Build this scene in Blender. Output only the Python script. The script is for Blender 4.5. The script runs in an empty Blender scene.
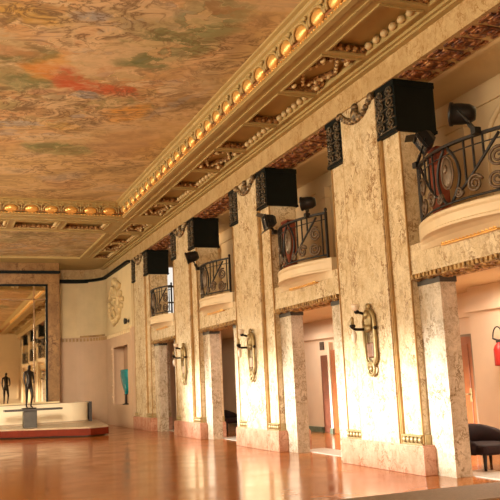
import bpy, bmesh, math, random
from mathutils import Vector, Matrix
random.seed(7)
PI = math.pi
SC = bpy.context.scene
COL = SC.collection

# ------------------------------------------------------------------ camera
cam = bpy.data.cameras.new('camera')
cam.sensor_width = 36.0
cam.lens = 790.236 / 500 * 36.0
cam.clip_start = 0.05
cam.clip_end = 300
camo = bpy.data.objects.new('camera', cam)
COL.objects.link(camo)
r_ = Vector((0.930311, -0.363875, -0.045994))
u_ = Vector((-0.01748, -0.169248, 0.985418))
f_ = Vector((0.366354, 0.915942, 0.163814))
M = Matrix((r_, u_, -f_)).transposed().to_4x4()
M.translation = Vector((0, 0, 1.5535))
camo.matrix_world = M
SC.camera = camo

# ------------------------------------------------------------------ world, sun, lights, exposure
SC.view_settings.view_transform = 'Standard'
SC.view_settings.look = 'None'
SC.view_settings.gamma = 1.0
SC.view_settings.use_curve_mapping = False
SC.view_settings.exposure = 0.0
w = bpy.data.worlds.new('world')
SC.world = w
w.use_nodes = True
w.node_tree.nodes['Background'].inputs[0].default_value = (1.0, 0.93, 0.82, 1)
w.node_tree.nodes['Background'].inputs[1].default_value = 1.0


def light(name, kind, loc, power, color, rot=None, aim=None, size=1.0, size_y=None, spread=None, angle=None):
    l = bpy.data.lights.new(name, kind)
    l.energy = power
    l.color = color
    if kind == 'AREA':
        l.size = size
        if size_y:
            l.shape = 'RECTANGLE'
            l.size_y = size_y
        if spread:
            l.spread = spread
    if kind == 'POINT':
        l.shadow_soft_size = size
    if kind == 'SUN':
        l.angle = angle
    o = bpy.data.objects.new(name, l)
    o.location = loc
    if aim is not None:
        o.rotation_euler = (Vector(aim) - Vector(loc)).to_track_quat('-Z', 'Y').to_euler()
    elif rot:
        o.rotation_euler = rot
    COL.objects.link(o)
    return o


SUN_D = Vector((1.0, -0.16, -0.2))
light('sun', 'SUN', (-20, 10, 10), 12.0, (1.0, 0.98, 0.94), aim=Vector((-20, 10, 10)) + SUN_D, angle=math.radians(4))
# daylight entering through the long window band of the left wall
light('window_daylight', 'AREA', (-9.9, 12, 3.6), 3000, (1.0, 0.90, 0.66), aim=(0, 12, 2.9), size=44, size_y=2.4)
# warm fill added out of view on the left to brighten the ceiling
for i, y in enumerate((1.0, 9.0, 17.0, 25.0)):
    light('ceiling_fill', 'AREA', (-5.5, y, 2.4), 235, (1.0, 0.84, 0.50), rot=(PI, math.radians(18), 0), size=1.6)
light('end_fill', 'AREA', (-0.2, 9.0, 5.0), 150, (1.0, 0.86, 0.66), aim=(3.9, 36.0, 1.2), size=2.5, spread=math.radians(34))  # unseen soft light added to lift the far end of the hall
# warm lamps of the lobby and the loggia behind the colonnade
for i, y in enumerate((3.6, 9.2, 14.8)):
    light('lobby_lamp', 'AREA', (9.1, y + 2.2, 3.12), 85, (1.0, 0.87, 0.68), rot=(0, 0, 0), size=1.0)
light('lobby_lamp', 'AREA', (9.1, 20.6, 3.12), 55, (1.0, 0.87, 0.72), rot=(0, 0, 0), size=1.0)
for i, y in enumerate((3.6, 9.2, 14.8, 20.4, 26.0)):
    light('loggia_lamp', 'POINT', (8.3, y - 0.6, 6.1), 11, (1.0, 0.74, 0.42), size=0.15)

# ------------------------------------------------------------------ materials


class NT:
    def __init__(s, name):
        s.m = bpy.data.materials.new(name)
        s.m.use_nodes = True
        s.t = s.m.node_tree
        s.b = s.t.nodes['Principled BSDF']

    def n(s, typ, **kw):
        nd = s.t.nodes.new(typ)
        for k, v in kw.items():
            if isinstance(v, bpy.types.NodeSocket):
                s.t.links.new(v, nd.inputs[k])
            elif k in nd.inputs:
                nd.inputs[k].default_value = v
            else:
                setattr(nd, k, v)
        return nd

    def l(s, a, b):
        s.t.links.new(a, b)

    def ramp(s, fac, stops):
        nd = s.t.nodes.new('ShaderNodeValToRGB')
        e = nd.color_ramp.elements
        while len(e) < len(stops):
            e.new(0.5)
        for i, (p, c) in enumerate(stops):
            e[i].position = p
            e[i].color = (*c, 1) if len(c) == 3 else c
        s.l(fac, nd.inputs[0])
        return nd.outputs[0]

    def mix(s, fac, a, b, mode='MIX'):
        nd = s.t.nodes.new('ShaderNodeMix')
        nd.data_type = 'RGBA'
        nd.blend_type = mode
        for sock, v in ((nd.inputs[0], fac), (nd.inputs[6], a), (nd.inputs[7], b)):
            if isinstance(v, bpy.types.NodeSocket):
                s.l(v, sock)
            else:
                sock.default_value = v if not isinstance(v, tuple) or len(v) == 4 else (*v, 1)
        return nd.outputs[2]

    def pos(s):
        return s.n('ShaderNodeNewGeometry').outputs['Position']

    def scaled(s, v, sc):
        nd = s.t.nodes.new('ShaderNodeMapping')
        s.l(v, nd.inputs[0])
        nd.inputs['Scale'].default_value = sc
        return nd.outputs[0]

    def noise(s, v, scale, detail=4, rough=0.55, dist=0.0):
        nd = s.n('ShaderNodeTexNoise', Scale=scale, Detail=detail, Roughness=rough, Distortion=dist)
        s.l(v, nd.inputs['Vector'])
        return nd

    def bump(s, h, strength=0.3, dist=0.01):
        nd = s.n('ShaderNodeBump', Strength=strength, Distance=dist)
        s.l(h, nd.inputs['Height'])
        s.l(nd.outputs[0], s.b.inputs['Normal'])


def plain(name, col, rough=0.5, metal=0.0, var=0.12, scale=6.0, bump=0.0):
    k = NT(name)
    p = k.pos()
    n = k.noise(p, scale)
    c2 = tuple(x * (1 - var) for x in col)
    c3 = tuple(min(1, x * (1 + var)) for x in col)
    k.l(k.ramp(n.outputs[0], [(0.3, c2), (0.7, c3)]), k.b.inputs['Base Color'])
    k.b.inputs['Roughness'].default_value = rough
    k.b.inputs['Metallic'].default_value = metal
    if bump:
        n2 = k.noise(p, scale * 8)
        k.bump(n2.outputs[0], bump)
    return k.m


def marble(name, base, light_, vein, blot, rough=0.25, vs=1.0, blot_amt=0.5):
    k = NT(name)
    p = k.scaled(k.pos(), (1, 1, 0.8))
    warp = k.noise(p, 2.2 * vs, 5)
    wp = k.n('ShaderNodeVectorMath', operation='MULTIPLY_ADD')
    k.l(warp.outputs['Color'], wp.inputs[0])
    wp.inputs[1].default_value = (0.9 / vs, 0.9 / vs, 0.9 / vs)
    k.l(p, wp.inputs[2])
    base_n = k.noise(p, 1.4 * vs, 6, 0.6)
    c = k.ramp(base_n.outputs[0], [(0.32, base), (0.68, light_)])
    # thin veins: zero crossings of a warped noise
    v1 = k.noise(wp.outputs[0], 2.6 * vs, 4, 0.6)
    f1 = k.ramp(v1.outputs[0], [(0.455, (0, 0, 0)), (0.495, (1, 1, 1)), (0.505, (1, 1, 1)), (0.545, (0, 0, 0))])
    v2 = k.noise(wp.outputs[0], 6.5 * vs, 3, 0.6)
    f2 = k.ramp(v2.outputs[0], [(0.46, (0, 0, 0)), (0.5, (1, 1, 1)), (0.54, (0, 0, 0))])
    gate = k.ramp(k.noise(p, 1.1 * vs, 3).outputs[0], [(0.42, (0.12, 0.12, 0.12)), (0.62, (1, 1, 1))])
    b = k.ramp(k.noise(wp.outputs[0], 3.4 * vs, 6, 0.7).outputs[0], [(0.50, (0, 0, 0)), (0.70, (1, 1, 1))])
    bm = k.n('ShaderNodeMath', operation='MULTIPLY')
    k.l(b, bm.inputs[0])
    bm.inputs[1].default_value = blot_amt
    c = k.mix(bm.outputs[0], c, blot)
    m1 = k.n('ShaderNodeMath', operation='MULTIPLY')
    k.l(f1, m1.inputs[0])
    k.l(gate, m1.inputs[1])
    c = k.mix(m1.outputs[0], c, vein)
    m2 = k.n('ShaderNodeMath', operation='MULTIPLY')
    k.l(f2, m2.inputs[0])
    m2.inputs[1].default_value = 0.35
    c = k.mix(m2.outputs[0], c, vein)
    k.l(c, k.b.inputs['Base Color'])
    k.b.inputs['Roughness'].default_value = rough
    return k.m


def carved(name, dark, mid, hi, scale=9.0, rough=0.45, metal=0.3, bump=0.8):
    k = NT(name)
    p = k.pos()
    n = k.noise(p, scale, 3, 0.6, 0.6)
    k.l(k.ramp(n.outputs[0], [(0.36, dark), (0.52, mid), (0.68, hi)]), k.b.inputs['Base Color'])
    k.b.inputs['Roughness'].default_value = rough
    k.b.inputs['Metallic'].default_value = metal
    k.bump(n.outputs[0], bump, 0.03)
    return k.m


MAT = {}
MAT['marble'] = marble('cream_marble', (0.69, 0.54, 0.32), (0.84, 0.71, 0.48), (0.26, 0.135, 0.05), (0.44, 0.27, 0.10), vs=2.3, blot_amt=0.7)
MAT['marble_pier'] = marble('grey_veined_marble', (0.56, 0.46, 0.34), (0.76, 0.66, 0.52), (0.20, 0.13, 0.06), (0.36, 0.25, 0.13), vs=2.4, blot_amt=0.75)
MAT['marble_pink'] = marble('pink_marble', (0.56, 0.26, 0.16), (0.74, 0.44, 0.31), (0.40, 0.14, 0.07), (0.48, 0.20, 0.11), vs=2.2)
MAT['marble_frieze'] = marble('frieze_marble', (0.52, 0.36, 0.17), (0.64, 0.47, 0.25), (0.36, 0.20, 0.07), (0.42, 0.25, 0.10), vs=2.2, blot_amt=0.35)
MAT['marble_brown'] = marble('brown_marble', (0.21, 0.105, 0.036), (0.35, 0.19, 0.07), (0.10, 0.042, 0.015), (0.15, 0.065, 0.022), vs=1.2)
MAT['olive'] = plain('gilt_olive_plaster', (0.42, 0.30, 0.115), 0.55, 0.0, 0.08, 2.0)
MAT['coffer'] = plain('tan_coffer_plaster', (0.40, 0.275, 0.105), 0.6, 0.0, 0.12, 2.0)
MAT['gold'] = plain('gold_leaf', (0.80, 0.45, 0.13), 0.32, 0.75, 0.15, 8.0)
MAT['gold_bright'] = plain('bright_gilding', (0.95, 0.55, 0.17), 0.30, 0.55, 0.10, 8.0)
MAT['gold_old'] = carved('old_gilt_carving', (0.13, 0.06, 0.015), (0.42, 0.25, 0.08), (0.72, 0.48, 0.20), 14.0, 0.45, 0.2)
MAT['copper'] = plain('copper_ground', (0.34, 0.13, 0.035), 0.45, 0.3, 0.2, 6.0)
MAT['garland_bronze'] = carved('garland_bronze', (0.04, 0.025, 0.012), (0.19, 0.12, 0.055), (0.52, 0.37, 0.19), 12.0, 0.42, 0.25)
MAT['strip_gold'] = plain('brown_gilt_strip', (0.42, 0.245, 0.085), 0.45, 0.1, 0.25, 5.0)
MAT['gilt_brown'] = carved('brown_gilt_carving', (0.09, 0.04, 0.012), (0.34, 0.17, 0.055), (0.60, 0.37, 0.14), 16.0, 0.5, 0.1)
MAT['pale_bead'] = plain('pale_gilt_bead', (0.60, 0.44, 0.22), 0.45, 0.0, 0.1, 8.0)
MAT['red_coffer'] = carved('red_brown_carving', (0.06, 0.016, 0.008), (0.24, 0.075, 0.025), (0.50, 0.25, 0.09), 10.0, 0.5, 0.1)
MAT['black'] = plain('black_bronze', (0.004, 0.006, 0.005), 0.6, 0.0, 0.3, 6.0)
MAT['black'].node_tree.nodes['Principled BSDF'].inputs['Specular IOR Level'].default_value = 0.15
MAT['bronze_relief'] = carved('bronze_relief', (0.012, 0.012, 0.010), (0.075, 0.055, 0.03), (0.26, 0.18, 0.09), 18.0, 0.4, 0.3)
MAT['bronze'] = plain('dark_bronze', (0.022, 0.016, 0.012), 0.3, 0.7, 0.3, 10.0)
MAT['brass'] = plain('aged_brass', (0.40, 0.30, 0.14), 0.4, 0.45, 0.25, 14.0)
MAT['iron'] = plain('wrought_iron', (0.022, 0.020, 0.020), 0.40, 0.4, 0.25, 12.0)
MAT['scroll_iron'] = plain('bronzed_iron', (0.13, 0.085, 0.05), 0.42, 0.4, 0.25, 12.0)
MAT['stone'] = plain('balcony_stone', (0.76, 0.60, 0.38), 0.45, 0.0, 0.06, 3.0)
MAT['plaster'] = plain('cream_plaster', (0.70, 0.53, 0.32), 0.7, 0.0, 0.04, 1.5)
MAT['plaster_panel'] = plain('tan_relief_plaster', (0.74, 0.58, 0.33), 0.7, 0.0, 0.06, 1.5)
MAT['pinkwall'] = plain('pink_plaster', (0.62, 0.42, 0.265), 0.6, 0.0, 0.05, 1.2)
MAT['niche'] = plain('brown_niche_lining', (0.46, 0.29, 0.18), 0.6, 0.0, 0.06, 2.0)
MAT['lobbywall'] = plain('lobby_plaster', (0.78, 0.60, 0.44), 0.7, 0.0, 0.04, 1.5)
MAT['door'] = plain('orange_brown_wood', (0.34, 0.10, 0.028), 0.35, 0.0, 0.2, 5.0)
MAT['door_dark'] = plain('dark_red_wood', (0.16, 0.045, 0.02), 0.4, 0.0, 0.2, 5.0)
MAT['frame'] = plain('door_frame_paint', (0.22, 0.15, 0.085), 0.5, 0.0, 0.1, 5.0)
MAT['base_green'] = plain('green_marble_base', (0.13, 0.17, 0.12), 0.3, 0.0, 0.3, 9.0)
MAT['white_trim'] = plain('pale_stone', (0.68, 0.62, 0.54), 0.35, 0.0, 0.12, 7.0)
MAT['redwood'] = plain('red_lacquered_wood', (0.15, 0.018, 0.005), 0.45, 0.0, 0.2, 4.0)
MAT['redwood'].node_tree.nodes['Principled BSDF'].inputs['Specular IOR Level'].default_value = 0.15
MAT['stage_top'] = plain('worn_stage_top', (0.46, 0.34, 0.22), 0.3, 0.0, 0.1, 4.0)
MAT['counter'] = plain('ivory_counter', (0.82, 0.70, 0.50), 0.3, 0.0, 0.04, 2.0)
MAT['darkslab'] = plain('dark_slab', (0.045, 0.035, 0.03), 0.35, 0.0, 0.2, 6.0)
MAT['pedestal'] = plain('grey_pedestal', (0.06, 0.048, 0.036), 0.5, 0.0, 0.2, 6.0)
MAT['teal'] = plain('teal_lacquer', (0.0, 0.24, 0.27), 0.25, 0.0, 0.12, 3.0)
MAT['leather'] = plain('dark_maroon_upholstery', (0.018, 0.004, 0.006), 0.8, 0.0, 0.3, 9.0)
MAT['darkwood'] = plain('ebonised_wood', (0.02, 0.013, 0.01), 0.35, 0.0, 0.3, 9.0)
MAT['red'] = plain('red_paint', (0.45, 0.02, 0.015), 0.35, 0.0, 0.1, 6.0)
MAT['rust_cloth'] = plain('rust_red_cloth', (0.24, 0.05, 0.02), 0.8, 0.0, 0.2, 9.0)
MAT['rug'] = plain('grey_brown_carpet', (0.27, 0.20, 0.145), 0.95, 0.0, 0.12, 30.0, 0.3)
MAT['lamp_black'] = plain('lamp_black_metal', (0.012, 0.012, 0.013), 0.42, 0.3, 0.3, 9.0)
MAT['lens'] = plain('lamp_lens', (0.14, 0.12, 0.10), 0.12, 0.0, 0.3, 20.0)
MAT['shade'] = plain('frosted_glass', (0.82, 0.70, 0.56), 0.3, 0.0, 0.05, 9.0)
MAT['amber'] = plain('dark_amber_glass', (0.20, 0.085, 0.05), 0.2, 0.0, 0.3, 14.0)
MAT['sign'] = plain('sign_dark', (0.09, 0.06, 0.04), 0.5, 0.0, 0.2, 9.0)


def floor_mat():
    k = NT('polished_wood_floor')
    p = k.pos()
    br = k.n('ShaderNodeTexBrick', Scale=1.0, **{'Mortar Size': 0.004, 'Brick Width': 0.9, 'Row Height': 0.16})
    br.inputs['Color1'].default_value = (0.48, 0.155, 0.024, 1)
    br.inputs['Color2'].default_value = (0.56, 0.20, 0.036, 1)
    br.inputs['Mortar'].default_value = (0.25, 0.08, 0.025, 1)
    k.l(p, br.inputs['Vector'])
    n = k.noise(p, 0.5, 5, 0.6)
    c = k.mix(0.75, br.outputs[0], k.ramp(n.outputs[0], [(0.35, (0.55, 0.50, 0.45)), (0.65, (1, 1, 1))]), 'MULTIPLY')
    k.l(c, k.b.inputs['Base Color'])
    n2 = k.noise(p, 1.6, 4)
    k.l(k.ramp(n2.outputs[0], [(0.3, (0.11, 0.11, 0.11)), (0.7, (0.22, 0.22, 0.22))]), k.b.inputs['Roughness'])
    k.b.inputs['Specular IOR Level'].default_value = 0.5
    k.b.inputs['Specular Tint'].default_value = (1.0, 0.72, 0.42, 1)
    n3 = k.noise(p, 2.5, 3)
    k.bump(n3.outputs[0], 0.03, 0.02)
    return k.m


MAT['floor'] = floor_mat()


def mirror_mat():
    k = NT('mirror_glass')
    k.b.inputs['Base Color'].default_value = (0.86, 0.78, 0.62, 1)
    k.b.inputs['Metallic'].default_value = 1.0
    k.b.inputs['Roughness'].default_value = 0.02
    return k.m


MAT['mirror'] = mirror_mat()


def painting_mat(name, blobs, figs, seed=0.0, folia=()):
    """old ceiling fresco: ochre sky with drifting robes, foliage and clouds (pigment only)"""
    k = NT(name)
    p0 = k.n('ShaderNodeVectorMath', operation='ADD')
    k.l(k.pos(), p0.inputs[0])
    p0.inputs[1].default_value = (0, 0, seed)
    p = p0.outputs[0]
    vr = k.n('ShaderNodeVectorRotate', rotation_type='Z_AXIS')
    k.l(p, vr.inputs['Vector'])
    vr.inputs['Angle'].default_value = 0.42
    ps = k.scaled(vr.outputs[0], (0.80, 1.20, 1.0))
    n1 = k.noise(ps, 0.6, 6, 0.62, 0.8)
    c = k.ramp(n1.outputs[0], [(0.26, (0.26, 0.20, 0.10)), (0.40, (0.42, 0.29, 0.13)), (0.50, (0.58, 0.40, 0.18)),
                               (0.60, (0.63, 0.46, 0.25)), (0.72, (0.40, 0.33, 0.22))])
    wn = k.noise(p, 1.3, 4, 0.6, 0.4)
    sub = k.n('ShaderNodeVectorMath', operation='SUBTRACT')
    k.l(wn.outputs['Color'], sub.inputs[0])
    sub.inputs[1].default_value = (0.5, 0.5, 0.5)
    wp = k.n('ShaderNodeVectorMath', operation='MULTIPLY_ADD')
    k.l(sub.outputs[0], wp.inputs[0])
    wp.inputs[1].default_value = (1.1, 1.1, 0)
    k.l(k.pos(), wp.inputs[2])
    def area(cx, cy, rx, ry, ang, st, lo=1.25, hi=0.75):
        s1 = k.n('ShaderNodeVectorMath', operation='SUBTRACT')
        k.l(wp.outputs[0], s1.inputs[0])
        s1.inputs[1].default_value = (cx, cy, 7.32)
        rot = k.n('ShaderNodeVectorRotate', rotation_type='Z_AXIS')
        k.l(s1.outputs[0], rot.inputs['Vector'])
        rot.inputs['Angle'].default_value = -ang
        sc = k.n('ShaderNodeVectorMath', operation='MULTIPLY')
        k.l(rot.outputs[0], sc.inputs[0])
        sc.inputs[1].default_value = (1 / rx, 1 / ry, 0)
        ln = k.n('ShaderNodeVectorMath', operation='LENGTH')
        k.l(sc.outputs[0], ln.inputs[0])
        f = k.n('ShaderNodeMapRange', **{'From Min': lo, 'From Max': hi, 'To Min': 0.0, 'To Max': st})
        k.l(ln.outputs['Value'], f.inputs['Value'])
        return f.outputs[0]
    figmask = area(*figs)
    for (cx, cy, rx, ry, ang, col, st) in blobs:
        c = k.mix(area(cx, cy, rx, ry, ang, st * 0.7), c, col)
    # drapery patches of mixed pigments inside the figure groups
    wv = k.n('ShaderNodeVectorMath', operation='MULTIPLY_ADD')
    k.l(sub.outputs[0], wv.inputs[0])
    wv.inputs[1].default_value = (1.3, 1.3, 0)
    k.l(ps, wv.inputs[2])
    for (vs_, amt, lo) in ((1.0, 0.7, 0.42), (2.1, 0.75, 0.42)):
        vo = k.n('ShaderNodeTexVoronoi', Scale=vs_)
        vo.feature = 'SMOOTH_F1'
        vo.inputs['Smoothness'].default_value = 0.25
        k.l(wv.outputs[0], vo.inputs['Vector'])
        sepc = k.n('ShaderNodeSeparateColor')
        k.l(vo.outputs['Color'], sepc.inputs[0])
        pal = k.ramp(sepc.outputs[0], [(0.15, (0.20, 0.13, 0.06)), (0.30, (0.72, 0.55, 0.33)), (0.42, (0.27, 0.24, 0.10)), (0.54, (0.62, 0.36, 0.17)),
                                       (0.66, (0.74, 0.60, 0.39)), (0.78, (0.34, 0.27, 0.16)), (0.88, (0.52, 0.24, 0.09)), (0.96, (0.34, 0.34, 0.34))])
        nn = k.noise(ps, 1.4 * vs_, 3).outputs[0]
        gm = k.ramp(nn, [(lo, (0, 0, 0)), (lo + 0.12, (amt, amt, amt))])
        gg = k.n('ShaderNodeMath', operation='MULTIPLY')
        k.l(gm, gg.inputs[0])
        k.l(figmask, gg.inputs[1])
        c = k.mix(gg.outputs[0], c, pal)
    for (fa, sd) in folia:
        vo = k.n('ShaderNodeTexVoronoi', Scale=2.6)
        vo.feature = 'SMOOTH_F1'
        vo.inputs['Smoothness'].default_value = 0.2
        k.l(wv.outputs[0], vo.inputs['Vector'])
        sepc = k.n('ShaderNodeSeparateColor')
        k.l(vo.outputs['Color'], sepc.inputs[0])
        pal = k.ramp(sepc.outputs[sd], [(0.12, (0.13, 0.16, 0.06)), (0.28, (0.24, 0.28, 0.12)), (0.42, (0.62, 0.48, 0.28)), (0.55, (0.20, 0.25, 0.12)),
                                        (0.68, (0.30, 0.17, 0.07)), (0.80, (0.60, 0.46, 0.24)), (0.92, (0.26, 0.31, 0.15))])
        c = k.mix(area(*fa), c, pal)
    # the strongest colours lie on top, broken by brush work
    brk = k.ramp(k.noise(ps, 3.2, 4, 0.6, 0.6).outputs[0], [(0.36, (0.25, 0.25, 0.25)), (0.56, (1, 1, 1))])
    for (cx, cy, rx, ry, ang, col, st) in blobs:
        if st < 0.6:
            continue
        mm = k.n('ShaderNodeMath', operation='MULTIPLY')
        k.l(area(cx, cy, rx, ry, ang, st * 0.95), mm.inputs[0])
        k.l(brk, mm.inputs[1])
        c = k.mix(mm.outputs[0], c, col)
    # brush strokes: broken light and dark contour lines following the drapery
    s = k.noise(ps, 1.7, 5, 0.6, 1.6)
    gate = k.ramp(k.noise(ps, 0.40, 3).outputs[0], [(0.40, (0.15, 0.15, 0.15)), (0.58, (1, 1, 1))])
    dk = k.ramp(s.outputs[0], [(0.44, (0, 0, 0)), (0.485, (0.9, 0.9, 0.9)), (0.53, (0, 0, 0))])
    g1 = k.n('ShaderNodeMath', operation='MULTIPLY')
    k.l(dk, g1.inputs[0])
    k.l(gate, g1.inputs[1])
    c = k.mix(g1.outputs[0], c, (0.17, 0.10, 0.045))
    lt = k.ramp(s.outputs[0], [(0.56, (0, 0, 0)), (0.62, (0.8, 0.8, 0.8)), (0.68, (0, 0, 0))])
    g2 = k.n('ShaderNodeMath', operation='MULTIPLY')
    k.l(lt, g2.inputs[0])
    k.l(gate, g2.inputs[1])
    c = k.mix(g2.outputs[0], c, (0.68, 0.50, 0.29))
    k.l(c, k.b.inputs['Base Color'])
    k.b.inputs['Roughness'].default_value = 0.75
    return k.m


RED, GRN, DGR, BLU, ORG, PALE, BRN, PINK, YEL, OLV = ((0.52, 0.10, 0.03), (0.22, 0.25, 0.09), (0.10, 0.15, 0.05), (0.28, 0.30, 0.33),
    (0.66, 0.33, 0.06), (0.64, 0.48, 0.29), (0.30, 0.155, 0.055), (0.58, 0.31, 0.16), (0.66, 0.42, 0.10), (0.27, 0.22, 0.09))
MAIN_BLOBS = [
    (1.3, 12.6, 1.0, 1.5, 0.3, PINK, 0.55), (0.8, 14.0, 0.9, 1.2, 0.0, OLV, 0.6), (1.6, 16.0, 0.8, 1.3, 0.4, OLV, 0.55),
    (2.4, 12.5, 0.8, 1.4, 0.2, PALE, 0.65), (2.7, 13.6, 0.5, 0.5, 0.0, PALE, 0.7), (2.4, 11.2, 0.35, 0.8, 0.3, PALE, 0.7),
    (3.4, 12.6, 0.6, 0.75, 0.6, GRN, 0.5), (3.95, 12.2, 0.45, 0.55, 0.3, GRN, 0.5), (4.0, 11.1, 0.5, 0.7, -0.3, GRN, 0.5),
    (3.35, 13.4, 0.5, 0.18, 0.2, DGR, 0.6), (2.9, 11.5, 0.5, 0.5, 0.0, OLV, 0.6), (4.3, 11.8, 0.3, 0.4, 0.5, OLV, 0.6),
    (2.1, 14.25, 0.30, 0.75, -0.9, RED, 0.8), (2.75, 14.72, 0.75, 0.28, 0.15, RED, 0.92), (3.35, 14.75, 0.3, 0.16, 0.1, RED, 0.8),
    (1.75, 13.9, 0.3, 0.8, 0.2, ORG, 0.65), (2.67, 15.2, 0.30, 0.2, 0.4, BLU, 0.8), (2.25, 11.8, 0.3, 0.22, 0.2, BLU, 0.8),
    (3.75, 16.0, 0.35, 0.7, 0.35, ORG, 0.85), (3.3, 16.6, 0.7, 0.8, 0.2, PALE, 0.5), (3.2, 15.6, 0.5, 0.35, 0.2, PINK, 0.5),
    (4.1, 18.4, 0.9, 1.4, 0.3, PINK, 0.45), (4.7, 16.1, 0.6, 1.3, 0.3, BRN, 0.25), (2.7, 18.9, 0.9, 0.5, 0.1, GRN, 0.6),
    (2.2, 18.0, 0.8, 0.6, 0.0, PALE, 0.45), (3.1, 21.5, 0.4, 0.8, 0.8, BLU, 0.5), (3.3, 22.3, 0.7, 0.5, 0.3, PINK, 0.45),
    (4.4, 13.9, 0.5, 0.8, 0.2, BLU, 0.3), (5.0, 13.0, 0.4, 1.3, 0.1, OLV, 0.3), (0.9, 11.6, 0.8, 0.6, 0.0, ORG, 0.5),
    (1.4, 13.5, 0.3, 0.5, 0.8, DGR, 0.6), (1.5, 14.7, 0.5, 0.3, 0.3, DGR, 0.6), (2.9, 11.2, 0.5, 0.35, 0.3, PALE, 0.75), (2.0, 15.9, 0.6, 0.3, 0.1, PALE, 0.65), (1.2, 11.9, 0.7, 0.3, 0.2, YEL, 0.6),
    (0.9, 13.3, 0.6, 0.25, 0.3, PINK, 0.65), (4.6, 15.2, 0.12, 1.2, 0.3, BLU, 0.5), (4.9, 18.5, 0.5, 0.9, 0.2, YEL, 0.4), (2.4, 17.1, 0.5, 0.22, 0.2, YEL, 0.6), (2.3, 16.6, 0.4, 0.7, 0.5, OLV, 0.55)]
END_BLOBS = [(2.2, 28.5, 1.2, 0.9, 0.2, GRN, 0.45), (4.2, 28.3, 0.8, 0.8, 0.2, GRN, 0.4), (3.0, 30.5, 1.0, 0.8, 0.1, RED, 0.30),
             (4.4, 31.0, 0.6, 0.5, 0.1, GRN, 0.5), (1.5, 31.0, 1.2, 0.9, 0.1, BRN, 0.5), (3.6, 31.8, 1.4, 0.4, 0.0, BRN, 0.5)]
MAT['paint_main'] = painting_mat('ceiling_fresco', MAIN_BLOBS, (1.0, 13.0, 3.6, 5.6, -0.15, 1.0),
                                 folia=[((3.65, 12.1, 0.75, 1.5, 0.35, 0.8), 0), ((2.7, 18.8, 0.9, 0.4, 0.1, 0.7), 1), ((1.5, 14.6, 0.6, 0.5, 0.2, 0.6), 2)])
MAT['paint_end'] = painting_mat('end_fresco', END_BLOBS, (1.0, 29.5, 6.0, 3.0, 0.0, 0.8), 13.0)

# ------------------------------------------------------------------ mesh helpers


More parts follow.
